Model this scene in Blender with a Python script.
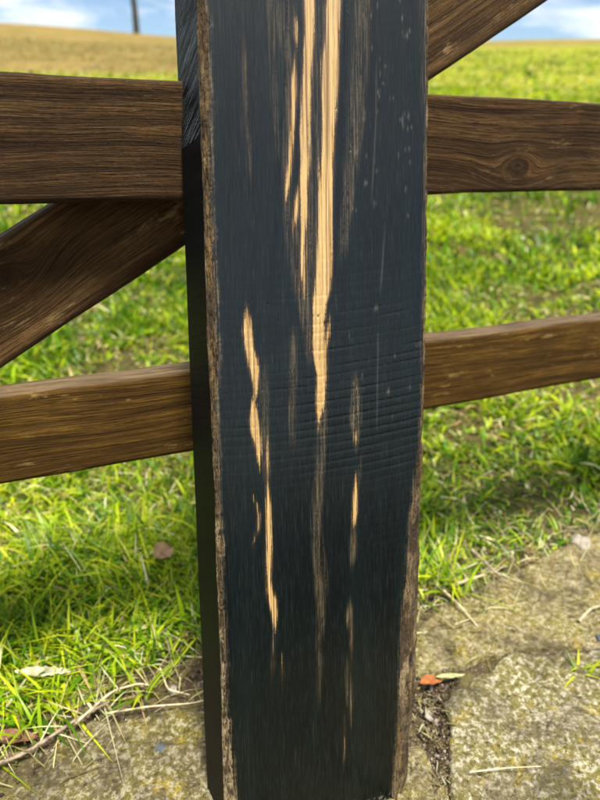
import bpy, math, random
import numpy as np
from mathutils import Vector, Matrix

# ------------------------------------------------------------------ camera, sky, sun, exposure
scene = bpy.context.scene
for o in list(bpy.data.objects):
    bpy.data.objects.remove(o)
COL = scene.collection
R = math.radians
CAM_Z = 0.5207
cam_data = bpy.data.cameras.new('camera')
cam = bpy.data.objects.new('camera', cam_data)
COL.objects.link(cam)
cam.location = (0, 0, CAM_Z)
cam.rotation_euler = (R(90 - 24), 0, 0)
cam_data.sensor_fit = 'VERTICAL'
cam_data.sensor_height = 34.6
cam_data.lens = 34.6 * 601 / 800
cam_data.clip_start = 0.02
cam_data.clip_end = 5000
cam_data.dof.use_dof = True
cam_data.dof.focus_distance = 0.465
cam_data.dof.aperture_fstop = 5.2
scene.camera = cam

SUN_EL, SUN_AZ = R(71), R(27)          # azimuth measured from straight behind the camera towards the right
to_sun = Vector((math.sin(SUN_AZ) * math.cos(SUN_EL), -math.cos(SUN_AZ) * math.cos(SUN_EL), math.sin(SUN_EL)))
world = bpy.data.worlds.new('World')
scene.world = world
world.use_nodes = True
nt = world.node_tree
nt.nodes.clear()
wo = nt.nodes.new('ShaderNodeOutputWorld')
bg = nt.nodes.new('ShaderNodeBackground')
sky = nt.nodes.new('ShaderNodeTexSky')
sky.sky_type = 'NISHITA'
sky.sun_disc = False
sky.sun_elevation = SUN_EL
sky.sun_rotation = math.atan2(to_sun.x, to_sun.y)
sky.air_density = 1.0
sky.dust_density = 0.15
sky.ozone_density = 3.0
bg.inputs['Strength'].default_value = 0.085
# broken cloud over the whole sky: noise on the view direction flattened to a cloud deck
tc = nt.nodes.new('ShaderNodeTexCoord')
sep = nt.nodes.new('ShaderNodeSeparateXYZ')
nt.links.new(tc.outputs['Generated'], sep.inputs[0])
zz = nt.nodes.new('ShaderNodeMath'); zz.operation = 'MAXIMUM'; zz.inputs[1].default_value = 0.0
nt.links.new(sep.outputs['Z'], zz.inputs[0])
za = nt.nodes.new('ShaderNodeMath'); za.operation = 'ADD'; za.inputs[1].default_value = 0.085
nt.links.new(zz.outputs[0], za.inputs[0])
dv = nt.nodes.new('ShaderNodeVectorMath'); dv.operation = 'DIVIDE'
cz = nt.nodes.new('ShaderNodeCombineXYZ')
for i in range(3):
    nt.links.new(za.outputs[0], cz.inputs[i])
nt.links.new(tc.outputs['Generated'], dv.inputs[0])
nt.links.new(cz.outputs[0], dv.inputs[1])
cn = nt.nodes.new('ShaderNodeTexNoise')
cn.inputs['Scale'].default_value = 1.15
cn.inputs['Detail'].default_value = 7
cn.inputs['Roughness'].default_value = 0.58
nt.links.new(dv.outputs[0], cn.inputs['Vector'])
cr = nt.nodes.new('ShaderNodeValToRGB')
cr.color_ramp.elements[0].position = 0.43
cr.color_ramp.elements[1].position = 0.60
nt.links.new(cn.outputs['Fac'], cr.inputs[0])
cmix = nt.nodes.new('ShaderNodeMix'); cmix.data_type = 'RGBA'
nt.links.new(cr.outputs[0], cmix.inputs['Factor'])
nt.links.new(sky.outputs[0], cmix.inputs['A'])
cmix.inputs['B'].default_value = (7.6, 8.0, 8.6, 1)
nt.links.new(cmix.outputs['Result'], bg.inputs['Color'])
nt.links.new(bg.outputs[0], wo.inputs['Surface'])

sun_data = bpy.data.lights.new('sun', 'SUN')
sun_data.energy = 5.0
sun_data.angle = R(16)
sun_data.color = (1.0, 0.95, 0.87)
sun = bpy.data.objects.new('sun', sun_data)
COL.objects.link(sun)
sun.rotation_euler = to_sun.to_track_quat('Z', 'Y').to_euler()
scene.view_settings.view_transform = 'Standard'
scene.view_settings.look = 'None'
scene.view_settings.exposure = 0.8
scene.view_settings.gamma = 1.0

# ------------------------------------------------------------------ helpers
rng = np.random.default_rng(7)
random.seed(7)


def hash2(ix, iy, seed):
    h = (ix.astype(np.int64) * 374761393 + iy.astype(np.int64) * 668265263 + seed * 1442695041) & 0xFFFFFFFF
    h = ((h ^ (h >> 13)) * 1274126177) & 0xFFFFFFFF
    h = h ^ (h >> 16)
    return (h & 0xFFFFFF) / float(0x1000000)


def vn(x, y, seed=0):
    x = np.asarray(x, float); y = np.asarray(y, float)
    ix = np.floor(x); iy = np.floor(y)
    fx = x - ix; fy = y - iy
    fx = fx * fx * (3 - 2 * fx); fy = fy * fy * (3 - 2 * fy)
    a = hash2(ix, iy, seed); b = hash2(ix + 1, iy, seed)
    c = hash2(ix, iy + 1, seed); d = hash2(ix + 1, iy + 1, seed)
    return (a * (1 - fx) + b * fx) * (1 - fy) + (c * (1 - fx) + d * fx) * fy


def fbm(x, y, seed=0, octaves=4, gain=0.5):
    t = 0; amp = 1; tot = 0
    for i in range(octaves):
        t = t + amp * vn(x * 2 ** i, y * 2 ** i, seed + i * 17)
        tot += amp; amp *= gain
    return t / tot


def sstep(a, b, x):
    t = np.clip((x - a) / (b - a), 0, 1)
    return t * t * (3 - 2 * t)


def make_mesh(name, verts, faces, smooth=True, attrs=None):
    """faces: list of int arrays (n,k)"""
    me = bpy.data.meshes.new(name)
    verts = np.ascontiguousarray(verts, dtype=np.float32)
    faces = [np.asarray(f, dtype=np.int32) for f in faces if len(f)]
    nl = sum(f.size for f in faces); npoly = sum(len(f) for f in faces)
    me.vertices.add(len(verts)); me.loops.add(nl); me.polygons.add(npoly)
    me.vertices.foreach_set('co', verts.ravel())
    me.loops.foreach_set('vertex_index', np.concatenate([f.ravel() for f in faces]))
    tot = np.concatenate([np.full(len(f), f.shape[1], np.int32) for f in faces])
    start = np.concatenate([[0], np.cumsum(tot)[:-1]]).astype(np.int32)
    me.polygons.foreach_set('loop_start', start)
    me.polygons.foreach_set('use_smooth', np.full(npoly, smooth, bool))
    if attrs:
        for k, v in attrs.items():
            v = np.asarray(v, np.float32)
            if v.ndim == 1:
                a = me.attributes.new(k, 'FLOAT', 'POINT'); a.data.foreach_set('value', v)
            else:
                a = me.attributes.new(k, 'FLOAT_COLOR', 'POINT')
                if v.shape[1] == 3:
                    v = np.concatenate([v, np.ones((len(v), 1), np.float32)], 1)
                a.data.foreach_set('color', v.ravel())
    me.update(); me.validate()
    return me


def obj(name, me, mat=None, parent=None, label=None, cat=None, group=None, kind=None):
    o = bpy.data.objects.new(name, me)
    COL.objects.link(o)
    if mat is not None and me is not None and not me.materials:
        me.materials.append(mat)
    if parent is not None:
        o.parent = parent
    for k, v in (('label', label), ('category', cat), ('group', group), ('kind', kind)):
        if v:
            o[k] = v
    return o


def grid_faces(nr, nc, off=0, flip=False):
    i = np.arange(nr - 1)[:, None] * nc + np.arange(nc - 1)[None, :] + off
    q = np.stack([i, i + 1, i + nc + 1, i + nc], -1).reshape(-1, 4)
    return q[:, ::-1] if flip else q


class NT:
    """small helper round a material's node tree"""
    def __init__(self, name):
        self.m = bpy.data.materials.new(name); self.m.use_nodes = True
        self.t = self.m.node_tree; self.t.nodes.clear()
        self.out = self.t.nodes.new('ShaderNodeOutputMaterial')

    def n(self, typ, **kw):
        nd = self.t.nodes.new('ShaderNode' + typ)
        for k, v in kw.items():
            if hasattr(nd, k):
                setattr(nd, k, v)
            else:
                nd.inputs[k.replace('_', ' ')].default_value = v
        return nd

    def l(self, a, b):
        self.t.links.new(a, b)

    def val(self, x, sock):
        if isinstance(x, (int, float)):
            sock.default_value = x
        elif isinstance(x, tuple):
            sock.default_value = x if len(x) == len(sock.default_value) else x + (1,)
        else:
            self.l(x, sock)

    def math(self, op, a, b=0.0, clamp=False):
        nd = self.n('Math', operation=op, use_clamp=clamp)
        self.val(a, nd.inputs[0]); self.val(b, nd.inputs[1])
        return nd.outputs[0]

    def mix(self, f, a, b, blend='MIX'):
        nd = self.n('Mix', data_type='RGBA', blend_type=blend)
        self.val(f, nd.inputs['Factor']); self.val(a, nd.inputs['A']); self.val(b, nd.inputs['B'])
        return nd.outputs['Result']

    def attr(self, name, out='Fac'):
        return self.n('Attribute', attribute_name=name).outputs[out]

    def coord(self, scale=(1, 1, 1), kind='Object'):
        tc_ = self.n('TexCoord'); mp = self.n('Mapping')
        mp.inputs['Scale'].default_value = scale
        self.l(tc_.outputs[kind], mp.inputs['Vector'])
        return mp.outputs[0]

    def noise(self, vec, scale, detail=4, rough=0.55, dist=0.0):
        nd = self.n('TexNoise')
        nd.inputs['Scale'].default_value = scale; nd.inputs['Detail'].default_value = detail
        nd.inputs['Roughness'].default_value = rough; nd.inputs['Distortion'].default_value = dist
        if vec is not None:
            self.l(vec, nd.inputs['Vector'])
        return nd.outputs['Fac']

    def voro(self, vec, scale, feature='F1', out='Distance'):
        nd = self.n('TexVoronoi', feature=feature)
        nd.inputs['Scale'].default_value = scale
        self.l(vec, nd.inputs['Vector'])
        return nd.outputs[out]

    def ramp(self, f, stops):
        nd = self.n('ValToRGB')
        cr_ = nd.color_ramp
        while len(cr_.elements) < len(stops):
            cr_.elements.new(0.5)
        for e, (p, c) in zip(cr_.elements, stops):
            e.position = p
            e.color = (c, c, c, 1) if isinstance(c, (int, float)) else tuple(c) + (1,)
        self.l(f, nd.inputs[0])
        return nd.outputs[0]

    def bump(self, h, strength=0.5, dist=0.001, normal=None):
        nd = self.n('Bump')
        nd.inputs['Strength'].default_value = strength; nd.inputs['Distance'].default_value = dist
        self.l(h, nd.inputs['Height'])
        if normal is not None:
            self.l(normal, nd.inputs['Normal'])
        return nd.outputs[0]

    def bsdf(self, color, rough=0.7, normal=None, spec=0.5, ior=1.45, **kw):
        b = self.n('BsdfPrincipled')
        self.val(color, b.inputs['Base Color']); self.val(rough, b.inputs['Roughness'])
        self.val(spec, b.inputs['Specular IOR Level']); b.inputs['IOR'].default_value = ior
        for k, v in kw.items():
            self.val(v, b.inputs[k.replace('_', ' ')])
        if normal is not None:
            self.l(normal, b.inputs['Normal'])
        self.l(b.outputs[0], self.out.inputs['Surface'])
        return b


def interp(tab, x):
    t = np.array(sorted(tab)); return np.interp(x, t[:, 0], t[:, 1])

# ------------------------------------------------------------------ ground
GZ = -0.024                         # level of the soil round the board's foot


def ground_z(x, y):
    r = np.hypot(x, y); az = np.arctan2(x, y)
    m = 0.136 - 0.0100 * np.clip(az / R(23.2), -2.5, 2.5)
    m = m * sstep(-0.25, 0.6, np.cos(az))
    rise = np.where(r < 0.8, 0, np.where(r < 1.6, (r - 0.8) ** 2 / 1.6, r - 1.2))
    z = m * np.minimum(rise, 47)
    z = z - 0.12 * np.clip(r - 48.2, 0, 60)
    # uneven turf and soil, calmer close to the paving
    amp = sstep(0.45, 1.4, r)
    z = z + amp * (0.05 * (fbm(x * 1.7, y * 1.7, 3, 3) - 0.5)) * np.minimum(1, 6 / np.maximum(r, 1))
    z = z + 0.35 * (vn(x * 0.12, y * 0.12, 9) - 0.5) * sstep(6, 25, r)
    z = z + 0.010 * (fbm(x * 14, y * 14, 5, 4) - 0.5) + 0.006 * (fbm(x * 70, y * 70, 8, 3) - 0.5) * (r < 3)
    return z + GZ - 0.003


# edge of the turf: grass grows beyond this line
TURF_X = np.array([-3.0, -0.6, -0.294, -0.241, -0.18, -0.11, -0.05, 0.05, 0.13, 0.214, 0.307, 0.425, 0.7, 3.0])
TURF_Y = 1.02 * np.array([0.34, 0.36, 0.412, 0.443, 0.488, 0.530, 0.54, 0.545, 0.575, 0.607, 0.66, 0.715, 0.80, 1.0])


def turf(x, y):
    """signed distance-like value: > 0 inside the turf"""
    return y - np.interp(x, TURF_X, TURF_Y) + 0.06 * (fbm(x * 16, y * 16, 31, 3) - 0.5)


radii = 0.06 * 1.0285 ** np.arange(0, 330)
radii = np.concatenate([radii, [900, 1500, 3000]])
ang = np.concatenate([np.linspace(-45, 45, 430), np.linspace(45, 315, 150)[1:-1]])
ang = np.append(ang, 315.0)
A, RR = np.meshgrid(np.radians(ang), radii)
gx = np.sin(A) * RR; gy = np.cos(A) * RR
gz = ground_z(gx, gy)
ty = turf(gx, gy)
green = sstep(-0.01, 0.08, ty)


def dry(x, y):
    """how far the sward has turned to dry straw: the left of the field and the crest"""
    r = np.hypot(x, y); a = (np.arctan2(x, y) + 1.0) % 6.2832 - 1.0
    w_ = sstep(8.5, 12.5, r + 7 * (fbm(x * .25, y * .25, 77, 3) - .5)) * sstep(R(4), R(-5), a + R(6) * (fbm(x * .1, y * .1, 78, 3) - .5))
    return np.maximum(w_, 0.8 * sstep(26, 40, r + 9 * (fbm(x * .15, y * .15, 79, 3) - .5)))


tanw = dry(gx, gy)
tanw = np.maximum(tanw, 0.45 * sstep(.55, .75, fbm(gx * 1.1, gy * 2.2, 80, 4)) * green)
gv = np.stack([gx, gy, gz], -1).reshape(-1, 3)
cen = np.array([[0, 0, GZ - 0.006]])
gf = grid_faces(len(radii), len(ang), flip=True)

t = NT('field_ground')
co = t.coord()
n1 = t.noise(co, 1.7, 8, .75); n2 = t.noise(co, 45, 6, .7); n3 = t.noise(co, 260, 5, .7)
gcol = t.mix(t.ramp(n1, [(.35, 0), (.65, 1)]), (.13, .17, .005), (.32, .31, .012))
gcol = t.mix(t.math('MULTIPLY', t.ramp(t.noise(co, 9, 5, .7), [(.45, 0), (.62, 1)]), .55), gcol, (.30, .25, .07))
straw = t.mix(t.ramp(t.noise(co, .9, 9, .85), [(.38, 0), (.62, 1)]), (.12, .095, .018), (.30, .205, .062))
gcol = t.mix(t.attr('straw'), gcol, straw)
soil = t.mix(t.ramp(n2, [(.3, 0), (.7, 1)]), (.035, .022, .013), (.12, .085, .05))
soil = t.mix(t.ramp(n3, [(.53, 0), (.64, 1)]), soil, (.27, .21, .135))
soil = t.mix(t.ramp(t.noise(co, 130, 5, .8), [(.56, 0), (.66, .8)]), soil, (.36, .30, .21))
soil = t.mix(t.ramp(t.noise(co, 170, 4, .7), [(.32, .8), (.42, 0)]), soil, (.018, .012, .007))
soil = t.mix(t.math('MULTIPLY', t.ramp(t.noise(co, 30, 5, .7), [(.44, 0), (.58, 1)]), .6), soil, (.17, .15, .045))
gd_ = t.math('MULTIPLY', t.attr('far'), 1.0)
near_turf = t.mix(t.ramp(n2, [(.35, 0), (.65, 1)]), (.030, .034, .008), (.14, .105, .035))
gcol = t.mix(gd_, near_turf, gcol)
col = t.mix(t.attr('green'), soil, gcol)
dark_fill = t.mix(t.ramp(n3, [(.35, 0), (.7, 1)]), (.018, .018, .019), (.065, .064, .062))  # unseen dark ground added behind the camera to darken the plank's reflection
col = t.mix(t.attr('unseen_dark'), col, dark_fill)
hgt = t.math('ADD', t.math('MULTIPLY', n2, 1.0), t.math('MULTIPLY', n3, .35))
t.bsdf(col, 0.95, t.bump(hgt, 1.0, 0.010), spec=.15)
ground = obj('ground', make_mesh('ground', gv, [gf], True, {
    'green': green.ravel(), 'straw': tanw.ravel(), 'far': sstep(2.5, 7, RR).ravel(), 'unseen_dark': (sstep(-.12, -.2, gy + .03 * (fbm(gx * 5, gy * 5, 90, 3) - .5)) * sstep(-4.6, -4.4, gy)).ravel()}), t.m, kind='structure',
    label='grassy field rising to a crest behind the gate')

# ------------------------------------------------------------------ flagstones


def stone_material(name, base, lichen, pale, moss):
    t = NT(name)
    co = t.coord()
    big = t.noise(co, 16, 5, .6); mid = t.noise(co, 75, 6, .7); fine = t.noise(co, 420, 4, .7); gra = t.noise(co, 170, 5, .75)
    sp = t.voro(co, 210)
    c = t.mix(t.ramp(mid, [(.35, 0), (.65, 1)]), tuple(v * .75 for v in base), tuple(v * 1.5 for v in base))
    c = t.mix(t.math('MULTIPLY', t.ramp(big, [(.40, 0), (.58, 1)]), moss), c, lichen)
    c = t.mix(t.math('MULTIPLY', t.ramp(t.noise(co, 33, 5, .75), [(.55, 0), (.63, 1)]), .8), c, (.36, .27, .02))
    c = t.mix(t.ramp(t.noise(co, 38, 7, .85), [(.56, 0), (.66, 1)]), c, pale)
    c = t.mix(t.math('MULTIPLY', t.ramp(gra, [(.51, 0), (.57, 1)]), t.ramp(big, [(.30, .2), (.62, 1)])), c, pale)
    c = t.mix(t.ramp(gra, [(.34, .9), (.44, 0)]), c, (.045, .038, .02))
    c = t.mix(t.ramp(fine, [(.32, .8), (.44, 0)]), c, (.04, .034, .02))
    c = t.mix(t.ramp(t.noise(co, 62, 5, .7), [(.33, .9), (.40, 0)]), c, (.045, .04, .022))
    c = t.mix(t.ramp(t.noise(co, 11, 6, .7), [(.38, .65), (.48, 0)]), c, tuple(v * .38 for v in base))
    h = t.math('ADD', t.math('MULTIPLY', mid, .8), t.math('MULTIPLY', gra, .8))
    h = t.math('ADD', h, t.math('MULTIPLY', sp, -.4))
    t.bsdf(c, 0.92, t.bump(h, 1.0, 0.006), spec=.25)
    return t.m


stone_a = stone_material('lichen_stone', (.16, .13, .065), (.24, .205, .045), (.58, .53, .39), .75)
stone_b = stone_material('mossy_stone', (.18, .142, .068), (.26, .22, .042), (.50, .43, .27), .8)

stone_c = stone_material('brown_lichen_stone', (.115, .09, .042), (.20, .165, .03), (.46, .41, .27), .9)

paving = obj('stone_paving', None, kind='structure', label='rough lichen covered flagstones at the foot of the gate')


def flagstone(poly, top, mat, seed, tilt=(0, 0), rough=1.0, rad=0.012):
    P = np.array(poly, float)
    n = 220
    seg = np.vstack([P, P[:1]])
    d = np.concatenate([[0], np.cumsum(np.hypot(*np.diff(seg, axis=0).T))])
    s = np.linspace(0, d[-1], n, endpoint=False)
    ox = np.interp(s, d, seg[:, 0]); oy = np.interp(s, d, seg[:, 1])
    k = np.ones(9) / 9
    for _ in range(2):
        ox = np.convolve(np.r_[ox[-4:], ox, ox[:4]], k, 'valid'); oy = np.convolve(np.r_[oy[-4:], oy, oy[:4]], k, 'valid')
    c = np.array([ox.mean(), oy.mean()])
    w = 1 + 0.17 * (fbm(np.cos(s / d[-1] * 6.283) * 6 + seed, np.sin(s / d[-1] * 6.283) * 6, seed, 5, .6) - .45)
    ox = c[0] + (ox - c[0]) * w; oy = c[1] + (oy - c[1]) * w
    size = np.sqrt(((ox - c[0]) ** 2 + (oy - c[1]) ** 2).mean())
    rings = np.linspace(1, 0.0, 74) ** 0.8
    vs = []
    for q in rings:
        x = c[0] + (ox - c[0]) * q; y = c[1] + (oy - c[1]) * q
        e = np.clip((1 - q) * size / rad, 0, 1)
        z = top + tilt[0] * (x - c[0]) + tilt[1] * (y - c[1])
        z = z - rad * 0.9 * (1 - np.sqrt(1 - (1 - e) ** 2))
        z = z + rough * (0.010 * (fbm(x * 22 + seed, y * 22, seed, 4) - .5) + 0.0055 * (fbm(x * 120, y * 120 + seed, seed + 5, 3) - .5))
        pit = sstep(.62, .8, vn(x * 95 + seed, y * 95, seed + 9))
        z = z - rough * 0.0025 * pit
        vs.append(np.stack([x, y, z], 1))
    skirt = vs[0].copy(); skirt[:, 2] = top - 0.06
    vs = [skirt] + vs
    V = np.concatenate(vs)
    nr = len(vs)
    i = np.arange(nr - 1)[:, None] * n; j = np.arange(n)[None, :]; j2 = (j + 1) % n
    F = np.stack([i + j, i + j2, i + n + j2, i + n + j], -1).reshape(-1, 4)
    return obj('flagstone', make_mesh('flagstone', V, [F], True), mat, paving)


def sc(poly, f=1.045):
    return [(x * f, y * f) for x, y in poly]


flagstone(sc([(-.34, .12), (-.255, .33), (-.222, .375), (-.215, .402), (-.167, .413), (-.10, .420), (-.03, .418), (.05, .415), (.085, .375), (.065, .22), (.02, .10)]), GZ + .003, stone_c, 3, rad=.008)
flagstone(sc([(.145, .10), (.128, .24), (.136, .33), (.131, .38), (.158, .446), (.213, .481), (.284, .492), (.36, .485), (.42, .36), (.38, .10)]), GZ + .006, stone_a, 5, rad=.009)
flagstone(sc([(.110, .455), (.128, .52), (.160, .555), (.255, .606), (.357, .671), (.437, .711), (.56, .70), (.56, .53), (.44, .49), (.35, .492), (.286, .496), (.21, .486), (.165, .462)]), GZ + .005, stone_b, 8, rough=.8, rad=.010)
flagstone(sc([(.085, .05), (.078, .26), (.084, .345), (.096, .385), (.112, .388), (.129, .33), (.121, .20), (.13, .05)]), GZ + .003, stone_b, 12, rad=.008)
# the paving goes on beside and behind the camera
for k, (cx, cy, rx, ry, st) in enumerate([(-.62, .18, .22, .15, 0), (-.16, .0, .17, .09, 0), (.26, .0, .17, .08, 1),
                                         (.66, .17, .22, .2, 0), (.82, .55, .2, .13, 1)]):
    pl = [(cx + rx * (abs(math.cos(a)) ** .6) * math.copysign(1, math.cos(a)) * (1 + .12 * math.sin(3 * a + k)),
           cy + ry * (abs(math.sin(a)) ** .6) * math.copysign(1, math.sin(a)) * (1 + .1 * math.cos(2 * a + k))) for a in np.linspace(0, 6.283, 18, endpoint=False)]
    flagstone(pl, GZ, (stone_a, stone_b)[st], 20 + k)

# ------------------------------------------------------------------ wooden gate
GD = Vector((0.91899535, 0.39388191, -0.01745241)); GN = Vector((0.39394191, -0.91913534, 0.0)); GU = Vector((0.01604112, 0.00687523, 0.9998477))
GP = Vector((-0.09278079, 0.50515924, CAM_Z - 0.01502468))


def gate_wood(name, c1, c2, c3, ridge):
    t = NT(name)
    g = t.attr('grain'); uv = t.n('CombineXYZ')
    al = t.attr('along')
    t.l(t.math('MULTIPLY', g, 1.0), uv.inputs[0]); t.l(t.math('MULTIPLY', al, .022), uv.inputs[1])
    bands = t.noise(uv.outputs[0], 120, 4, .65)
    fine = t.noise(uv.outputs[0], 700, 4, .7)
    pore = t.noise(t.coord((60, 1500, 1500)), 1.0, 3, .7)
    co = t.coord()
    blot = t.noise(co, 16, 5, .65); wv = t.n('CombineXYZ'); t.l(t.math('MULTIPLY', al, 13.0), wv.inputs[0]); t.l(t.math('MULTIPLY', g, 52.0), wv.inputs[1])
    wear = t.noise(wv.outputs[0], 1.1, 6, .75)
    c = t.mix(t.ramp(bands, [(.37, 0), (.61, 1)]), tuple(v * .65 for v in c1), tuple(v * 1.1 for v in c2))
    c = t.mix(t.ramp(pore, [(.34, .75), (.47, 0)]), c, tuple(v * .25 for v in c1))
    c = t.mix(t.math('MULTIPLY', t.ramp(fine, [(.40, 1), (.56, 0)]), .7), c, tuple(v * .28 for v in c1))
    c = t.mix(t.math('MULTIPLY', t.ramp(blot, [(.42, 0), (.66, 1)]), .55), c, tuple(v * .55 for v in c1))
    c = t.mix(t.math('MULTIPLY', t.ramp(wear, [(.59, 0), (.66, 1)]), .5), c, c3)
    c = t.mix(t.attr('knot'), c, (.028, .015, .007))
    c = t.mix(t.math('MULTIPLY', t.attr('top'), .75), c, t.mix(t.ramp(fine, [(.35, 0), (.65, 1)]), (.055, .036, .018), (.20, .145, .085)))
    h = t.math('ADD', t.math('ADD', t.math('MULTIPLY', bands, 1.1), t.math('MULTIPLY', fine, .8)), t.math('MULTIPLY', pore, .25))
    t.bsdf(c, t.math('ADD', .58, t.math('MULTIPLY', fine, .3)), t.bump(h, ridge, 0.005), spec=.14)
    return t.m


wood_rail = gate_wood('weathered_rail_wood', (.058, .027, .008), (.140, .074, .024), (.32, .20, .085), 1.0)
wood_low = gate_wood('golden_rail_wood', (.074, .035, .005), (.155, .080, .012), (.40, .26, .08), .6)
wood_brace = gate_wood('weathered_brace_wood', (.085, .041, .012), (.21, .115, .040), (.48, .31, .13), 1.0)

gate = obj('wooden_gate', None, label='brown weathered wooden field gate of horizontal rails and a diagonal brace', cat='gate')
gate.matrix_world = Matrix(((GD.x, -GN.x, GU.x, GP.x), (GD.y, -GN.y, GU.y, GP.y), (GD.z, -GN.z, GU.z, GP.z), (0, 0, 0, 1)))


def timber(name, length, height, thick, mat, seed, knots=(), nx=420, nz=26, wav=.0012, swirl=.011):
    """a bar along x from 0, front at y=0, back at y=thick, z centred; grain field stored on the vertices"""
    xs = np.linspace(0, length, nx)
    zs = np.linspace(-.5, .5, nz)
    r = .0022
    ys = np.linspace(0, 1, 6)
    prof = []                                       # closed cross section, rounded arrises
    for z in zs:
        prof.append((0.0, z * (height - 2 * r)))
    for y in ys:
        prof.append((r + y * (thick - 2 * r), height / 2))
    for z in zs[::-1]:
        prof.append((thick, z * (height - 2 * r)))
    for y in ys[::-1]:
        prof.append((r + y * (thick - 2 * r), -height / 2))
    prof = np.array(prof); m = len(prof)
    X = np.repeat(xs[:, None], m, 1); Y = np.repeat(prof[None, :, 0], nx, 0); Z = np.repeat(prof[None, :, 1], nx, 0)
    topf = np.zeros_like(X); topf[:, nz:nz + 6] = 1
    sgn = np.where(Z > 0, 1, -1)
    edge = np.abs(Z) > height / 2 - r * 1.2
    Z = Z + sgn * edge * wav * 2 * (fbm(X * 9, sgn * 3.1 + seed, seed, 4) - .5) * 1.4
    grain = Z + 0.35 * Y + swirl * (fbm(X * 2.1 + seed, Z * 9, seed + 2, 3) - .5) * 3 + .004 * (fbm(X * 11, Z * 26, seed + 3, 3) - .5)
    kn = np.zeros_like(X)
    for kx, kz, kr, amp in knots:
        dx = (X - kx) * .62; dz = Z - kz
        dd = np.sqrt(dx * dx + dz * dz)
        wgt = np.exp(-(dd / (kr * 3.2)) ** 2)
        grain = grain * (1 - wgt) + (dd * 1.15 + kz) * wgt + amp * wgt * np.sign(dz) * 0
        kn = np.maximum(kn, sstep(kr, kr * .55, dd) * .85)
    Y = Y - (Y < 1e-6) * .0006 * (vn(grain * 420, X * 4, seed + 4) - .2)
    V = np.stack([X, Y, Z], -1).reshape(-1, 3)
    i = np.arange(nx - 1)[:, None] * m; j = np.arange(m)[None, :]; j2 = (j + 1) % m
    F = np.stack([i + j, i + m + j, i + m + j2, i + j2], -1).reshape(-1, 4)
    V = np.concatenate([V, [[0, thick / 2, 0], [length, thick / 2, 0]]])
    c0 = nx * m; c1 = c0 + 1
    jj = np.arange(m); jj2 = (jj + 1) % m
    T1 = np.stack([np.full(m, c0), jj, jj2], 1); b = (nx - 1) * m
    T2 = np.stack([np.full(m, c1), b + jj2, b + jj], 1)
    pad = lambda a, v=0: np.concatenate([a.ravel(), [v, v]])
    return make_mesh(name, V, [F, np.concatenate([T1, T2])], True,
                     {'grain': pad(grain), 'along': pad(X + seed * 3.3), 'knot': pad(kn), 'top': pad(topf)})


RT = .028
S0, S1 = -1.0, 1.75
for (zc, h, mt, sd, kn) in [(.0078, .0843, wood_rail, 2, [(S0 * -1 + .335, -.018, .007, 0), (S0 * -1 - .35, .01, .008, 0), (S0 * -1 + .95, .01, .009, 0)]),
                            (-.2215, .0800, wood_low, 5, [(S0 * -1 - .6, .01, .008, 0), (S0 * -1 + .9, -.01, .008, 0)])]:
    rail = obj('rail', timber('rail', S1 - S0, h, RT, mt, sd, kn), mt, gate)
    rail.location = (S0, 0, zc)
# diagonal brace fixed to the far side of the rails
ba = math.atan2(.1369 + .1695, .3689 + .1565)
brace = obj('brace', timber('brace', 1.28, .0835, .028, wood_brace, 14, [(.55, .015, .007, 0)], nx=380, swirl=.006), wood_brace, gate)
bx0, bz0 = -.1565, -.1695
off = .0835 / 2
brace.location = (bx0 - math.sin(ba) * off - .50 * math.cos(ba), RT + .0015, bz0 + math.cos(ba) * off - .50 * math.sin(ba))
brace.rotation_euler = (0, -ba, 0)
for sx in (S0 + .0, S1 - .09):
    st = obj('stile', timber('stile', .62, .09, .045, wood_rail, 17 + int(sx > 0), nx=120), wood_rail, gate)
    st.location = (sx + .045, RT + .032, -.38); st.rotation_euler = (0, R(-90), 0)
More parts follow.
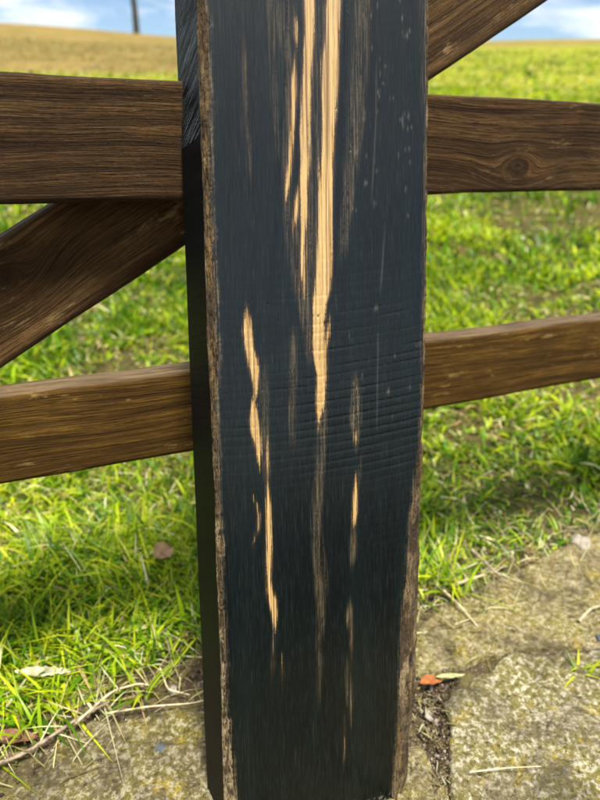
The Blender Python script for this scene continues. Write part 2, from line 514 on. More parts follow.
# ------------------------------------------------------------------ the ebony board (tables in millimetres on the board's own face)
STREAKS = [
    ('sap',1,[(365.1,83.03,1.19),(379.0,82.78,3.17),(392.9,82.73,4.14),(408.1,84.27,4.72),(419.4,84.98,4.9),(430.7,87.64,5.87),(453.0,89.2,6.03),(477.2,89.99,5.41),(500.4,90.77,5.18),(523.9,91.92,4.58),(546.4,93.05,4.74),(569.3,94.17,5.65),(591.1,94.71,5.98),(613.4,96.35,5.2),(634.8,97.79,4.99),(674.0,100.41,4.38)]),
    ('sap',1,[(322.4,83.19,1.01),(334.3,83.91,2.01),(346.1,85.24,3.61),(361.8,86.39,3.8),(378.9,86.75,3.58),(388.9,87.24,2.78),(406.5,87.99,1.78)]),
    ('sap',0.75,[(378.8,89.73,1.0),(392.7,90.84,1.19),(404.2,92.12,1.19),(414.0,92.99,0.79)]),
    ('sap',1,[(429.3,69.54,0.58),(445.6,71.43,0.69),(460.3,72.29,0.96),(474.8,73.07,1.52),(485.7,73.6,2.28),(496.4,73.56,2.46),(510.6,74.14,2.83),(524.8,75.65,2.63),(545.7,75.74,3.17),(568.4,76.6,2.97),(590.1,78.18,3.13),(612.2,79.56,3.11),(633.3,79.64,3.64),(672.2,81.93,3.96)]),
    ('sap',0.85,[(469.0,65.19,0.57),(478.4,66.48,1.32),(489.2,67.97,1.51),(499.9,69.65,1.51),(514.1,71.74,0.75)]),
    ('sap',0.8,[(600.9,69.73,0.73),(609.5,69.5,1.45),(619.4,69.29,1.45),(624.6,68.84,0.54)]),
    ('sap',0.95,[(497.5,60.41,0.94),(510.3,62.32,1.49),(524.4,64.06,1.49),(545.2,65.71,1.29),(565.8,67.15,2.02),(579.4,67.74,1.65),(596.2,69.03,0.62)]),
    ('sap',0.8,[(621.1,91.77,0.92),(627.7,92.01,1.47),(633.0,92.24,0.92)]),
    ('sap',0.6,[(423.3,73.12,0.77),(453.0,74.3,0.77),(480.6,74.1,0.57)]),
    ('sap',0.55,[(507.4,84.9,0.76),(525.1,84.89,0.57)]),
    ('sap',0.95,[(348.4,33.66,1.73),(354.5,34.39,1.91),(362.2,34.66,1.99),(371.4,33.68,3.05),(379.0,32.54,3.6),(390.4,30.19,2.83),(401.6,29.37,2.82),(412.7,29.48,2.25),(419.4,29.29,1.12)]),
    ('sap',1,[(294.1,35.79,0.59),(301.3,35.77,1.56),(309.2,35.81,2.18),(317.1,35.0,2.71),(325.1,33.72,3.4),(332.9,32.88,3.27),(340.7,32.5,2.69),(349.2,32.91,1.72)]),
    ('sap',0.5,[(276.7,41.88,1.18),(292.9,42.04,0.98),(316.7,42.97,0.98)]),
    ('sap',0.95,[(158.8,45.3,0.9),(165.8,45.32,1.84),(174.4,45.09,2.25),(184.9,43.68,3.05),(193.7,41.83,2.23),(202.3,41.21,1.41),(214.9,41.49,1.81),(231.6,42.06,1.76),(252.2,42.12,1.99),(268.6,42.09,1.58),(286.4,42.13,0.83)]),
    ('sap',0.2,[(106.2,41.91,0.54),(132.8,42.94,0.58),(160.7,44.1,0.49)]),
    ('sap',0.2,[(103.1,50.6,0.5),(118.4,50.72,0.67),(136.2,50.48,0.58)]),
    ('sap',0.7,[(235.2,29.86,0.79),(240.0,31.72,0.95),(246.4,33.87,1.03),(257.0,34.53,0.95),(266.1,32.94,1.18),(271.2,30.12,0.98)]),
    ('tan',0.8,[(304.4,114.24,1.04),(316.7,114.05,2.9),(328.8,113.86,4.75),(343.3,114.08,4.11),(352.9,114.08,3.28),(367.1,113.07,1.43)]),
    ('sap',0.7,[(304.4,114.03,0.83),(314.2,113.84,1.87),(324.8,113.64,1.24)]),
    ('tan',0.45,[(271.2,115.27,1.26),(283.6,116.74,1.47),(300.1,118.2,0.84)]),
    ('sap',0.95,[(237.8,111.6,1.02),(247.9,112.29,1.69),(258.8,112.98,1.52),(271.4,113.5,1.34),(284.7,113.55,0.96)]),
    ('tan',0.95,[(205.2,110.52,0.86),(213.8,111.18,2.35),(225.0,111.41,2.55),(239.5,111.86,2.12)]),
    ('tan',0.9,[(149.0,108.89,1.95),(159.8,107.84,3.03),(168.7,108.29,3.02),(177.4,108.74,1.29)]),
    ('sap',0.35,[(121.7,109.92,0.44),(141.7,109.87,0.7),(161.3,110.17,0.95)]),
    ('tan',0.5,[(72.9,108.93,1.33),(87.1,108.09,3.09),(105.7,107.25,3.07),(124.0,106.87,1.75)]),
    ('sap',0.15,[(57.0,108.67,0.67),(88.7,109.63,0.84)]),
    ('sap',0.15,[(25.7,102.81,0.72),(76.6,103.41,0.66)]),
    ('tan',0.42,[(509.5,34.31,1.46),(537.1,33.96,1.8),(570.7,32.73,1.78),(603.7,32.59,1.41)]),
    ('tan',0.42,[(453.0,103.09,3.15),(489.9,106.77,4.3),(526.0,111.53,5.81),(561.3,114.67,6.53),(595.9,116.98,6.47),(636.5,119.61,6.77),(676.0,121.06,6.69)]),
    ('tan',0.35,[(549.6,167.92,2.02),(599.1,167.1,2.78),(640.3,166.42,3.13),(680.4,165.75,3.09)]),
    ('tan',0.3,[(524.1,55.17,2.95),(558.4,54.03,2.55),(591.9,52.56,2.52),(631.1,52.33,3.55),(669.5,54.22,5.26)]),
    ('tan',0.5,[(377.7,76.44,2.37),(393.0,75.85,3.14),(430.8,71.31,5.79),(467.6,72.23,7.63),(503.5,71.98,6.79)]),
    ('tan',0.45,[(307.5,63.13,1.99),(339.3,62.07,2.76),(370.4,63.76,3.13),(400.9,65.04,3.1)]),
    ('tan',0.55,[(145.1,83.71,2.55),(180.3,84.05,4.21),(227.9,80.35,3.31),(257.2,82.31,3.29),(290.0,84.29,4.08),(322.3,85.82,4.45),(350.0,86.49,5.62)]),
    ('tan',0.4,[(91.0,82.32,2.59),(145.3,82.01,2.55),(193.0,87.11,2.95),(205.9,87.64,2.52),(240.5,80.91,4.54),(282.0,81.34,2.85)]),
    ('tan',0.3,[(408.2,76.82,3.12),(467.6,79.87,4.61),(517.9,81.6,4.92),(566.7,83.65,4.85),(607.4,85.94,5.9),(633.9,86.96,8.05)]),
    ('tan',0.35,[(438.2,66.41,3.83),(481.9,61.83,3.77),(531.2,61.58,3.33),(592.6,63.77,2.91),(631.6,58.77,8.57)]),
    ('tan',0.35,[(284.9,40.88,3.15),(324.6,41.4,3.5),(378.8,40.73,3.82)]),
    ('scr',0.06,[(428.8,133.86,0.49),(451.6,135.52,0.49),(475.6,136.99,0.48)]),
    ('scr',0.04,[(319.8,131.62,0.46),(399.5,132.09,0.45)]),
    ('scr',0.05,[(497.5,126.5,0.48),(555.0,129.68,0.39),(596.8,130.05,0.46)]),
    ('dark',1,[(386.2,45.03,0.31),(401.3,45.97,0.46),(442.0,49.44,0.45),(481.7,52.67,0.45),(524.1,56.2,0.44),(555.2,59.59,0.44),(572.3,61.26,0.4),(670.6,64.86,0.43)]),
    ('dark',0.8,[(281.3,91.09,0.33),(329.9,92.36,0.41),(400.3,95.07,0.6),(453.0,97.39,0.59),(496.9,98.63,0.77),(539.9,104.05,0.96),(595.3,106.35,1.13),(635.5,107.42,1.3),(674.7,107.37,1.1)]),
]
LEFT_FRONT = [(664.9, 7.12), (627.4, 6.06), (614.9, 9.7), (589.1, 9.12), (562.8, 9.23), (529.3, 7.34), (495.0, 6.83), (459.9, 7.4), (424.0, 7.62), (402.1, 6.13), (390.9, 7.96), (349.6, 5.44), (311.1, 5.26), (271.7, 3.16), (247.4, 3.88), (237.3, 7.43), (210.4, 3.82), (189.7, 2.73), (159.6, 4.91), (120.6, 4.85), (89.7, 4.27), (80.2, 7.23), (57.4, 8.17), (34.3, 9.13), (-3.6, 11.35)]
LEFT_ARRIS = [(666.6, 1.96), (628.9, 1.16), (590.1, 0.35), (563.7, 0.38), (530.0, 0.15), (495.6, 0.63), (460.3, 0.04), (424.2, -0.21), (394.7, -0.55), (349.3, 0.42), (310.4, 0.55), (270.6, 0.69), (221.6, 0.16), (187.9, 0.58), (153.7, 0.62), (100.9, 0.47), (55.7, -0.21), (-4.9, -0.53)]
RIGHT_FRONT = [(680.6, 168.38), (640.5, 168.45), (571.1, 169.17), (498.5, 169.75), (422.3, 170.2), (342.5, 169.89), (309.5, 168.42), (287.0, 166.15), (271.8, 164.62), (250.6, 161.85), (233.5, 159.87), (207.3, 159.31), (180.8, 157.4), (153.9, 155.74), (134.1, 154.06), (112.9, 153.65), (80.2, 152.62), (42.2, 151.15), (18.2, 149.52), (-6.2, 148.34), (-30.9, 147.14)]
RIGHT_ARRIS = [(683.0, 170.54), (642.5, 170.85), (572.5, 171.67), (499.2, 172.28), (422.4, 172.75), (341.8, 172.72), (308.5, 171.34), (283.7, 173.7), (254.9, 173.16), (228.3, 173.02), (201.3, 173.15), (164.7, 172.78), (146.1, 172.4), (108.3, 172.39), (79.4, 172.24), (58.4, 169.79), (41.1, 166.69), (11.3, 166.1), (-3.5, 164.84), (-14.1, 161.6), (-43.3, 159.01)]
HOLES = [(31.2, 421.9), (45.5, 420.6), (83.9, 411.1), (99.0, 561.3), (52.8, 407.9), (109.6, 533.0)]

BO = Vector((-0.062496, 0.31868526, 0.0))


def board_matrix(yaw, lean, roll):
    return Matrix.Rotation(yaw, 4, 'Z') @ Matrix.Rotation(-lean, 4, 'X') @ Matrix.Rotation(roll, 4, 'Y')


plank = obj('ebony_plank', None, label='black ebony plank with golden sapwood streaks leaning upright against the gate', cat='wood plank')
plank.matrix_world = Matrix.Translation(BO) @ board_matrix(0.20940356, 0.27014433, 0.04193334)
NW, NU = 960, 270
WB, WT = -.014, .90
# rows: dense over the lower 0.68 m, the same spacing above
ws = np.linspace(WB, WT, NW)
wmm = ws * 1000
lf = interp(LEFT_FRONT, wmm); la = interp(LEFT_ARRIS, wmm); rf = interp(RIGHT_FRONT, wmm); ra = interp(RIGHT_ARRIS, wmm)
jig = lambda s_, f_, a_: a_ * (fbm(wmm * f_, wmm * 0 + s_, s_, 4) - .5) * 2
lf = la + (lf - la) * .8 + jig(3, .12, 1.2) + jig(4, .45, 1.3); la = la + jig(5, .09, .5); rf = rf + (jig(7, .12, .8) + jig(6, .5, .7)) * sstep(460, 300, wmm); ra = ra + jig(8, .10, .9) * sstep(480, 300, wmm)
tt = np.linspace(0, 1, NU)
U = lf[:, None] * (1 - tt)[None] + rf[:, None] * tt[None]
Wm = np.repeat(wmm[:, None], NU, 1)
# fibre field: noise drawn out along the grain
fib = fbm(U * 1.6, Wm * .028, 101, 4, .6)
fib2 = fbm(U * 3.5 + .006 * Wm, Wm * .07, 131, 3, .6)
chan = {k: np.zeros_like(U) for k in ('sap', 'tan', 'scr', 'dark')}
edge_glow = np.zeros_like(U)
for kind, inten, rows in STREAKS:
    a = np.array(rows)
    if a[-1, 0] > 640:
        a = np.vstack([a, [960, a[-1, 1] + 3, a[-1, 2] * .9]])      # runs on to the top of the plank
    c = np.interp(wmm, a[:, 0], a[:, 1]); hw = np.interp(wmm, a[:, 0], a[:, 2])
    fade_len = 20.0 if kind in ('sap',) else 16.0
    e = sstep(a[0, 0] - fade_len * .5, a[0, 0] + fade_len, wmm) * sstep(a[-1, 0] + fade_len * .5, a[-1, 0] - fade_len, wmm)
    d = np.abs(U - c[:, None]) - hw[:, None]
    if kind == 'sap':
        d = d + (fib2 - .5) * 1.6 + (1 - e[:, None]) * 2.0 * (fib2 + .25)
        v = np.clip(.5 - d / 4.2, 0, 1) * (.45 + .55 * inten) * sstep(0, .2, e)[:, None]
        edge_glow = np.maximum(edge_glow, sstep(2.2, .2, d) * inten * e[:, None])
    elif kind == 'tan':
        v = sstep(1.6, -2.2, d) * e[:, None] * inten * sstep(.36, .66, fib * .5 + fib2 * .5 + .04)
    elif kind == 'scr':
        v = sstep(.5, -.3, d) * e[:, None] * inten * (.3 + fib)
    else:
        d = d + (fib - .5) * 1.2
        v = sstep(.45, -.2, d) * e[:, None] * inten * .8 * sstep(.25, .6, fib)
    chan[kind] = np.maximum(chan[kind], v)
# small pale scuffs on the upper right
rs = np.random.default_rng(5)
for k in range(48):
    cu, cw = rs.uniform(112, 162), rs.uniform(505, 640)
    if rs.random() < .25:
        cu, cw = rs.uniform(95, 165), rs.uniform(330, 520)
    for q in range(rs.integers(1, 5)):
        uu, ww_ = cu + q * .9 + rs.normal(0, .2), cw + rs.normal(0, .7)
        chan['scr'] = np.maximum(chan['scr'], .15 * rs.random() * np.exp(-((U - uu) / .34) ** 2 - ((Wm - ww_) / rs.uniform(.7, 2.6)) ** 2))
# torn pale fibres along the bottom edge
chip = sstep(-2, -13, Wm + 9 * (fbm(U * .35, U * 0 + 3, 55, 3) - .35)) * sstep(.60, .70, fbm(U * .9, Wm * .7, 61, 3)) * .8
chan['scr'] = np.maximum(chan['scr'], chip * .45)
for hu, hw_ in HOLES:
    chan['dark'] = np.maximum(chan['dark'], np.exp(-((U - hu) / .75) ** 2 - ((Wm - hw_) / .75) ** 2) * 1.1)
lipL = U - lf[:, None]; lipR = rf[:, None] - U
chan['tan'] = np.maximum(chan['tan'], .85 * sstep(4.2, .2, lipL + 3 * (fib - .5)) * sstep(.30, .60, fib2))
chan['tan'] = np.maximum(chan['tan'], .6 * sstep(3.2, .2, lipR + 3 * (fib - .5)) * sstep(.35, .60, fib2))
# depth: saw ripples over the middle, worm holes, drying check
tilt = -.062
ph = (Wm + tilt * (U - 100) - 6e-4 * (U - 60) ** 2 + 5 * (fbm(Wm * .03, U * .008, 71, 3) - .5)) / 6.9
tri = ph - np.floor(ph)
rip = .35 * np.minimum(tri / .84, (1 - tri) / .16) - .9 * np.exp(-((tri - .86) / .09) ** 2)
ripamp = sstep(262, 335, Wm) * sstep(480, 400, Wm) * (0.40 + 0.60 * sstep(30, 110, U)) * (.25 + 1.2 * vn(np.floor(ph) * 3.7, U * .035, 73)) * (.5 + fbm(U * .05, Wm * .05, 74, 3))
ripamp = np.maximum(ripamp, .12 * sstep(170, 230, Wm) * sstep(300, 230, Wm) * sstep(100, 130, U))
depth = .00050 * rip * ripamp * -1
depth = depth + .0007 * np.minimum(1, chan['dark']) + .0009 * (fbm(U * .012, Wm * .006, 75, 2) - .5)
depth = depth + .00010 * (fib2 - .5)
# rounded lip towards the wane
lip = np.minimum(U - lf[:, None], rf[:, None] - U)
depth = depth * sstep(0, .8, lip) + .0003 * sstep(1.2, 0, lip) ** 2
FV = np.stack([U / 1000, depth, Wm / 1000], -1).reshape(-1, 3)
ff = grid_faces(NW, NU)
# sides, back and ends
SK, TH = .01308, .045
ns = 30
sp = np.linspace(0, 1, ns)
lad = .004 + .0010 * (fbm(wmm * .05, wmm * 0, 81, 3) - .5)
rad_ = np.where(wmm < 300, .004 + .007 * sstep(305, 262, wmm), .004)
bl_u = -SK + .0010 * (fbm(wmm * .015, wmm * 0, 83, 3) - .5)
LSu = la[:, None] / 1000 * (1 - sp) + bl_u[:, None] * sp
LSv = lad[:, None] * (1 - sp) + TH * sp
LSw = np.repeat(ws[:, None], ns, 1)
LV = np.stack([LSu, LSv, LSw], -1).reshape(-1, 3)
# circular-saw marks: steep towards the top, level near the foot
vv = LSv * 1000
slope = .52 * sstep(330, 620, wmm)[:, None] + .06
phs = LSw * 1000 + vv * slope * .95 + .5 * (fbm(LSw * 30, LSv * 40, 85, 3) - .5)
nR = 8
spr = np.linspace(0, 1, nR)
RSu = ra[:, None] / 1000 * (1 - spr) + .168 * spr
RSv = rad_[:, None] * (1 - spr) + TH * spr
RV = np.stack([RSu, RSv, np.repeat(ws[:, None], nR, 1)], -1).reshape(-1, 3)
nB = 12
spb = np.linspace(0, 1, nB)
BVu = bl_u[:, None] * (1 - spb) + .168 * spb
BV = np.stack([BVu, np.full((NW, nB), TH), np.repeat(ws[:, None], nB, 1)], -1).reshape(-1, 3)
o1 = len(FV); o2 = o1 + len(LV); o3 = o2 + len(RV)


def cap(row, flip):
    w = ws[row]
    pts = [(lf[row] / 1000, 0)] + [(U[row, i] / 1000, depth[row, i]) for i in range(0, NU, 6)] + [(rf[row] / 1000, depth[row, -1]), (ra[row] / 1000, rad_[row]), (.168, TH), (bl_u[row], TH), (la[row] / 1000, lad[row])]
    c = np.array([[.085, TH / 2, w]]); p = np.array([[a, b, w] for a, b in pts])
    n = len(p); idx = np.arange(n)
    tri_ = np.stack([np.zeros(n, int), 1 + idx, 1 + (idx + 1) % n], 1)
    return np.concatenate([c, p]), tri_[:, ::-1] if flip else tri_


c1v, c1f = cap(0, True); c2v, c2f = cap(NW - 1, False)
o4 = o3 + len(BV); o5 = o4 + len(c1v)
PV = np.concatenate([FV, LV, RV, BV, c1v, c2v])
PF = [np.concatenate([ff, grid_faces(NW, ns, o1, True), grid_faces(NW, nR, o2), grid_faces(NW, nB, o3, True)]), np.concatenate([c1f + o4, c2f + o5])]


def foot(P):
    """the lower end is not sawn square: it runs down towards the left"""
    k_ = np.clip((.05 - P[:, 2]) / .064, 0, 1) * np.clip(1 - P[:, 0] / .17, 0, 1.1)
    P[:, 2] -= .018 * k_
    return P


PV = foot(PV)
nv = len(PV)


def full(a, fill=0.0, off=0):
    r = np.full(nv, fill); r[off:off + a.size] = a.ravel(); return r


side = np.zeros(nv); side[o1:o2] = 1
sidef = np.clip(.5 + .0 * LSw, 0, 1)
t = NT('ebony')
co = t.coord((1, 1, 1))
gr = t.noise(t.coord((900, 900, 14)), 1.0, 4, .65)
gr2 = t.noise(t.coord((2600, 2600, 60)), 1.0, 3, .7)
bandn = t.noise(t.coord((75, 75, 2.2)), 1.0, 3, .5)
base = t.mix(t.ramp(bandn, [(.35, 0), (.68, 1)]), (.0003, .0015, .0015), (.0010, .0042, .0040))
base = t.mix(t.ramp(gr2, [(.54, 0), (.74, 1)]), base, (.012, .020, .019))
base = t.mix(t.math('MULTIPLY', t.ramp(gr, [(.60, 0), (.80, 1)]), .6), base, (.024, .026, .022))
fbr = t.noise(t.coord((1500, 1500, 38)), 1.0, 4, .75)
base = t.mix(t.ramp(fbr, [(.58, 0), (.74, .45)]), base, (.055, .055, .045))
tan_c = t.mix(gr2, (.07, .045, .022), (.36, .26, .14))
base = t.mix(t.math('MULTIPLY', t.attr('tan'), t.ramp(t.math('ADD', t.math('MULTIPLY', gr, .6), t.math('MULTIPLY', gr2, .4)), [(.44, .06), (.60, 1)])), base, tan_c)
base = t.mix(t.math('MULTIPLY', t.attr('glow'), t.ramp(gr, [(.40, .15), (.62, .95)])), base, (.095, .046, .016))
sapc = t.mix(t.ramp(gr, [(.36, 0), (.62, 1)]), (.30, .165, .050), (.56, .385, .150))
sapc = t.mix(t.ramp(t.attr('sap'), [(.40, .65), (.72, 0)]), sapc, (.23, .135, .055))
lin = t.noise(t.coord((520, 520, 4.5)), 1.0, 3, .6)
sapc = t.mix(t.ramp(lin, [(.37, .9), (.45, 0)]), sapc, (.10, .045, .014))
sapc = t.mix(t.ramp(gr2, [(.34, .7), (.47, 0)]), sapc, (.24, .11, .035))
sapc = t.mix(t.math('MULTIPLY', t.ramp(t.noise(t.coord((300, 300, 9)), 1.0, 3, .6), [(.58, 0), (.72, 1)]), .5), sapc, (.55, .38, .165))
sapm = t.math('ADD', t.attr('sap'), t.math('ADD', t.math('MULTIPLY', t.math('SUBTRACT', gr, .5), 1.7), t.math('MULTIPLY', t.math('SUBTRACT', gr2, .5), .9)))
sapm = t.ramp(sapm, [(.40, 0), (.60, 1)])
sapm = t.math('MULTIPLY', sapm, t.ramp(t.attr('sap'), [(.05, 0), (.25, 1)]))
colr = t.mix(sapm, base, sapc)
colr = t.mix(t.attr('scr'), colr, (.62, .58, .50))
colr = t.mix(t.math('MINIMUM', t.attr('dark'), 1.0), colr, (.003, .003, .003))
# saw scratches on the left side, painted paler upward as sky sheen
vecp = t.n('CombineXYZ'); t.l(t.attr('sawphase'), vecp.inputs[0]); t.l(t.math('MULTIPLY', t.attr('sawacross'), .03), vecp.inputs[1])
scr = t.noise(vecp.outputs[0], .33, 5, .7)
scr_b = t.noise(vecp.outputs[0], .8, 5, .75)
sidecol = t.mix(t.math('MULTIPLY', t.ramp(scr_b, [(.50, 0), (.66, 1)]), t.attr('sky_sheen')), (.002, .0024, .0024), (.17, .20, .205))
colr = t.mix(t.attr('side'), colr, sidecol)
h = t.math('ADD', t.math('MULTIPLY', gr, .6), t.math('MULTIPLY', gr2, .5))
h = t.math('MULTIPLY', h, t.math('SUBTRACT', 1.0, t.attr('side')))
h = t.math('ADD', h, t.math('MULTIPLY', t.math('MULTIPLY', scr, 7.0), t.attr('side')))
ro = t.math('ADD', t.math('ADD', .20, t.math('MULTIPLY', gr, .14)), t.math('MULTIPLY', t.attr('sap'), .25))
ro = t.math('ADD', ro, t.math('MULTIPLY', t.attr('side'), .3))
t.bsdf(colr, ro, t.bump(h, .55, .00022), spec=t.math('SUBTRACT', .5, t.math('MULTIPLY', t.attr('side'), .30)), ior=1.44)
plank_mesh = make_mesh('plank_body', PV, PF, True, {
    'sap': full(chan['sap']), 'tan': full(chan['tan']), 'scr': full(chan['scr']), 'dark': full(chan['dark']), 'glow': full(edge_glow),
    'side': side, 'sky_sheen': full(.42 + .58 * sstep(230, 540, LSw * 1000), 0, o1), 'sawphase': full(phs, 0, o1), 'sawacross': full(vv, 0, o1)})
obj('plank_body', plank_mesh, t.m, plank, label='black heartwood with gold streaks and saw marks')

# live edges: the bark and sapwood left on the two front corners
t = NT('live_edge_wood')
co = t.coord((1, 1, .35)); b1 = t.noise(t.coord((1, 1, .14)), 330, 5, .7); b2 = t.noise(co, 600, 4, .7); b3 = t.noise(t.coord((1, 1, .25)), 38, 4, .6)
c = t.mix(t.ramp(b1, [(.38, 0), (.58, 1)]), (.016, .009, .004), (.20, .125, .048))
c = t.mix(t.ramp(b3, [(.42, .9), (.54, 0)]), c, (.05, .032, .018))
c = t.mix(t.attr('pale'), c, t.mix(t.ramp(b1, [(.3, 0), (.65, 1)]), (.12, .08, .038), (.42, .315, .17)))
c = t.mix(t.ramp(b2, [(.36, .9), (.47, 0)]), c, (.022, .013, .008))
c = t.mix(t.attr('pit'), c, (.010, .007, .005))
t.bsdf(c, .85, t.bump(t.math('ADD', b1, t.math('MULTIPLY', b2, .8)), 1.0, .0032), spec=.3)
live_mat = t.m
nl_ = 16
q = np.linspace(0, 1, nl_)


def live_edge(u0, v0, u1, v1, seed, bulge, pale, pit, flip, name):
    Uq = u0[:, None] * (1 - q) + u1[:, None] * q
    Vq = v0[:, None] * (1 - q) + v1[:, None] * q
    Wq = np.repeat(ws[:, None], nl_, 1)
    nrm = np.stack([(v1 - v0), -(u1 - u0)], 1) * (1 if flip else -1)
    L = np.hypot(nrm[:, 0], nrm[:, 1]); nrm = nrm / np.maximum(L, 1e-6)[:, None]
    env = np.sin(np.pi * q)[None, :] ** .7
    wid = np.minimum(1, L / .004)[:, None]
    s_ = q[None, :] * L[:, None] * 1000
    dsp = bulge * L[:, None] * env + env * wid * .0034 * (fbm(s_ * .35, Wq * 1000 * .11 + seed, seed, 4, .6) - .55)
    dsp = dsp + env * wid * .0018 * (vn(s_ * .9, np.floor(Wq * 1000 * .07 + vn(Wq * 90, s_, seed) * 2) * 2.3, seed + 6) - .5) - pit * .004 * env
    P = np.stack([Uq + dsp * nrm[:, :1], Vq + dsp * nrm[:, 1:], Wq], -1).reshape(-1, 3)
    return obj('live_edge', make_mesh('live_edge', foot(P), [grid_faces(NW, nl_, 0, not flip)], True, {'pale': pale.ravel(), 'pit': pit.ravel()}), live_mat, plank, label=name)


sl_ = q[None, :] * 8
Wg = np.repeat(wmm[:, None], nl_, 1)
pl1 = np.clip(sstep(.50, .62, fbm(sl_ * .22, Wg * .055, 201, 4) + .16 * sstep(300, 120, Wg)) * (.25 + .6 * sstep(330, 200, Wg)) * sstep(.95, .45, np.repeat(q[None], NW, 0) * (1 + .8 * sstep(270, 250, Wg))), 0, 1)
for a_, b_ in ((236, 256), (95, 165), (-20, 88)):
    pl1 = np.maximum(pl1, sstep(a_ - 4, a_ + 4, Wg) * sstep(b_ + 3, b_ - 3, Wg) * sstep(.34, .46, fbm(sl_ * .5, Wg * .12, 205, 3)))
pit0 = np.zeros_like(pl1)
live_edge(la / 1000 + .00002, lad, lf / 1000, np.full(NW, .0003), 211, .10, pl1, pit0, True, 'narrow flaking brown bark strip on the left corner')
pl2 = np.clip(.30 * sstep(.46, .60, fbm(sl_ * .3, Wg * .05, 221, 4)) + .9 * np.exp(-((Wg - 102) / 18) ** 2) * sstep(.38, .52, fbm(sl_ * .4, Wg * .1, 223, 3)), 0, 1)
pit2 = np.exp(-(((Wg - 112) / 9) ** 2)) * np.exp(-((q[None, :] - .60) / .16) ** 2)
live_edge(rf / 1000, np.full(NW, .0003), ra / 1000, rad_, 227, .16, pl2, pit2, True, 'broad rough brown bark edge low on the right corner')
KG = 1.03                             # the ground lies a little below the level the plan was drawn at
# ------------------------------------------------------------------ grass


def blades(n, x, y, h, w, bend, az, col, k, lean=None, z0=None):
    """n blades of k segments; returns verts, faces, colours"""
    z = ground_z(x, y) - .003 if z0 is None else z0
    ts = np.linspace(0, 1, k + 1)
    dx = np.cos(az); dy = np.sin(az)
    px = -dy; py = dx
    V = []; C = []
    lean = np.zeros(n) if lean is None else lean
    for i, tq in enumerate(ts):
        horiz = h * (lean * tq + bend * tq ** 2)
        up = h * tq * np.sqrt(np.maximum(0.04, 1 - (lean * .75 + bend * .62 * tq) ** 2))
        cx = x + dx * horiz; cy = y + dy * horiz; czz = z + up
        ww = w * (1 - tq ** 2.2) * (.75 + .25 * min(1, tq * 4)) * .5
        shade = .62 + .45 * tq
        cc = col * np.stack([np.full(n, .85 + .2 * tq), np.ones(n), np.ones(n)], 1)
        if i < k:
            V += [np.stack([cx - px * ww, cy - py * ww, czz + ww * .3], 1), np.stack([cx + px * ww, cy + py * ww, czz - ww * .1], 1)]
            C += [cc, cc]
        else:
            V.append(np.stack([cx, cy, czz], 1)); C.append(cc)
    m = 2 * k + 1
    V = np.stack(V, 1).reshape(-1, 3); C = np.stack(C, 1).reshape(-1, 3)
    b = np.arange(n)[:, None] * m
    quads = [np.concatenate([b + 2 * i, b + 2 * i + 1, b + 2 * i + 3, b + 2 * i + 2], 1) for i in range(k - 1)]
    tris = np.concatenate([b + 2 * k - 2, b + 2 * k - 1, b + 2 * k], 1)
    return V, np.concatenate(quads) if quads else np.zeros((0, 4), int), tris, C


def scatter(n, r0, r1, half):
    r = np.sqrt(rng.uniform(r0 ** 2, r1 ** 2, n)); a = rng.uniform(-half, half, n)
    return np.sin(a) * r, np.cos(a) * r


GREENS = np.array([[1.72, 1.70, 1.0]]) * np.array([(.066, .145, .003), (.180, .255, .006), (.290, .320, .010), (.022, .056, .003), (.360, .385, .028)])
STRAWS = 1.25 * np.array([(.56, .47, .20), (.42, .32, .13), (.70, .64, .36), (.25, .16, .07)])


def grass_band(n, r0, r1, half, hm, wm, k, straw_f, seed):
    x, y = scatter(n, r0, r1, half)
    t_ = turf(x, y)
    clump = fbm(x * 7, y * 7, seed, 3); bare = fbm(x * 3.1 + 5, y * 3.1, seed + 1, 3)
    keep = (t_ > -.012) & (rng.random(n) < np.clip(.45 + 1.2 * sstep(.30, .55, clump), 0, 1) * (1 - .6 * sstep(.58, .70, bare))) & (rng.random(n) < sstep(-.02, .05, t_) + .1)
    x, y, clump, bare, t_ = x[keep], y[keep], clump[keep], bare[keep], t_[keep]
    n = len(x)
    patch = fbm(x * 1.6, y * 1.6, seed + 3, 3)
    h = hm * np.minimum(rng.lognormal(0, .42, n), 1.75) * (.55 + .9 * clump) * (1 - .4 * sstep(.54, .66, bare))
    w = wm * rng.lognormal(-.15, .45, n)
    az = rng.uniform(0, 6.283, n) + .9
    bend = np.clip(rng.normal(.75, .40, n), .05, 1.4); lean = np.clip(rng.normal(.38, .28, n), 0, .95)
    gi = np.clip((patch * 3.4 + rng.normal(0, 1.1, n)).astype(int), 0, 4)
    gi = np.array([3, 0, 1, 2, 4])[gi]
    col = GREENS[gi] * rng.uniform(.75, 1.25, (n, 1))
    st_ = rng.random(n) < .9 * dry(x, y) + straw_f * (.5 + 1.2 * sstep(.42, .62, bare) + .6 * sstep(.08, .0, t_))
    col[st_] = STRAWS[rng.integers(0, 4, st_.sum())] * rng.uniform(.75, 1.2, (st_.sum(), 1))
    far_ = dry(x, y)[:, None]; col = col * (1 - .6 * far_ * st_[:, None])
    lean[st_] = rng.uniform(.45, .95, st_.sum()); h[st_] *= rng.uniform(.6, 1.15, st_.sum()); w[st_] *= .7
    return blades(n, x, y, h, w, bend, az, col, k, lean)


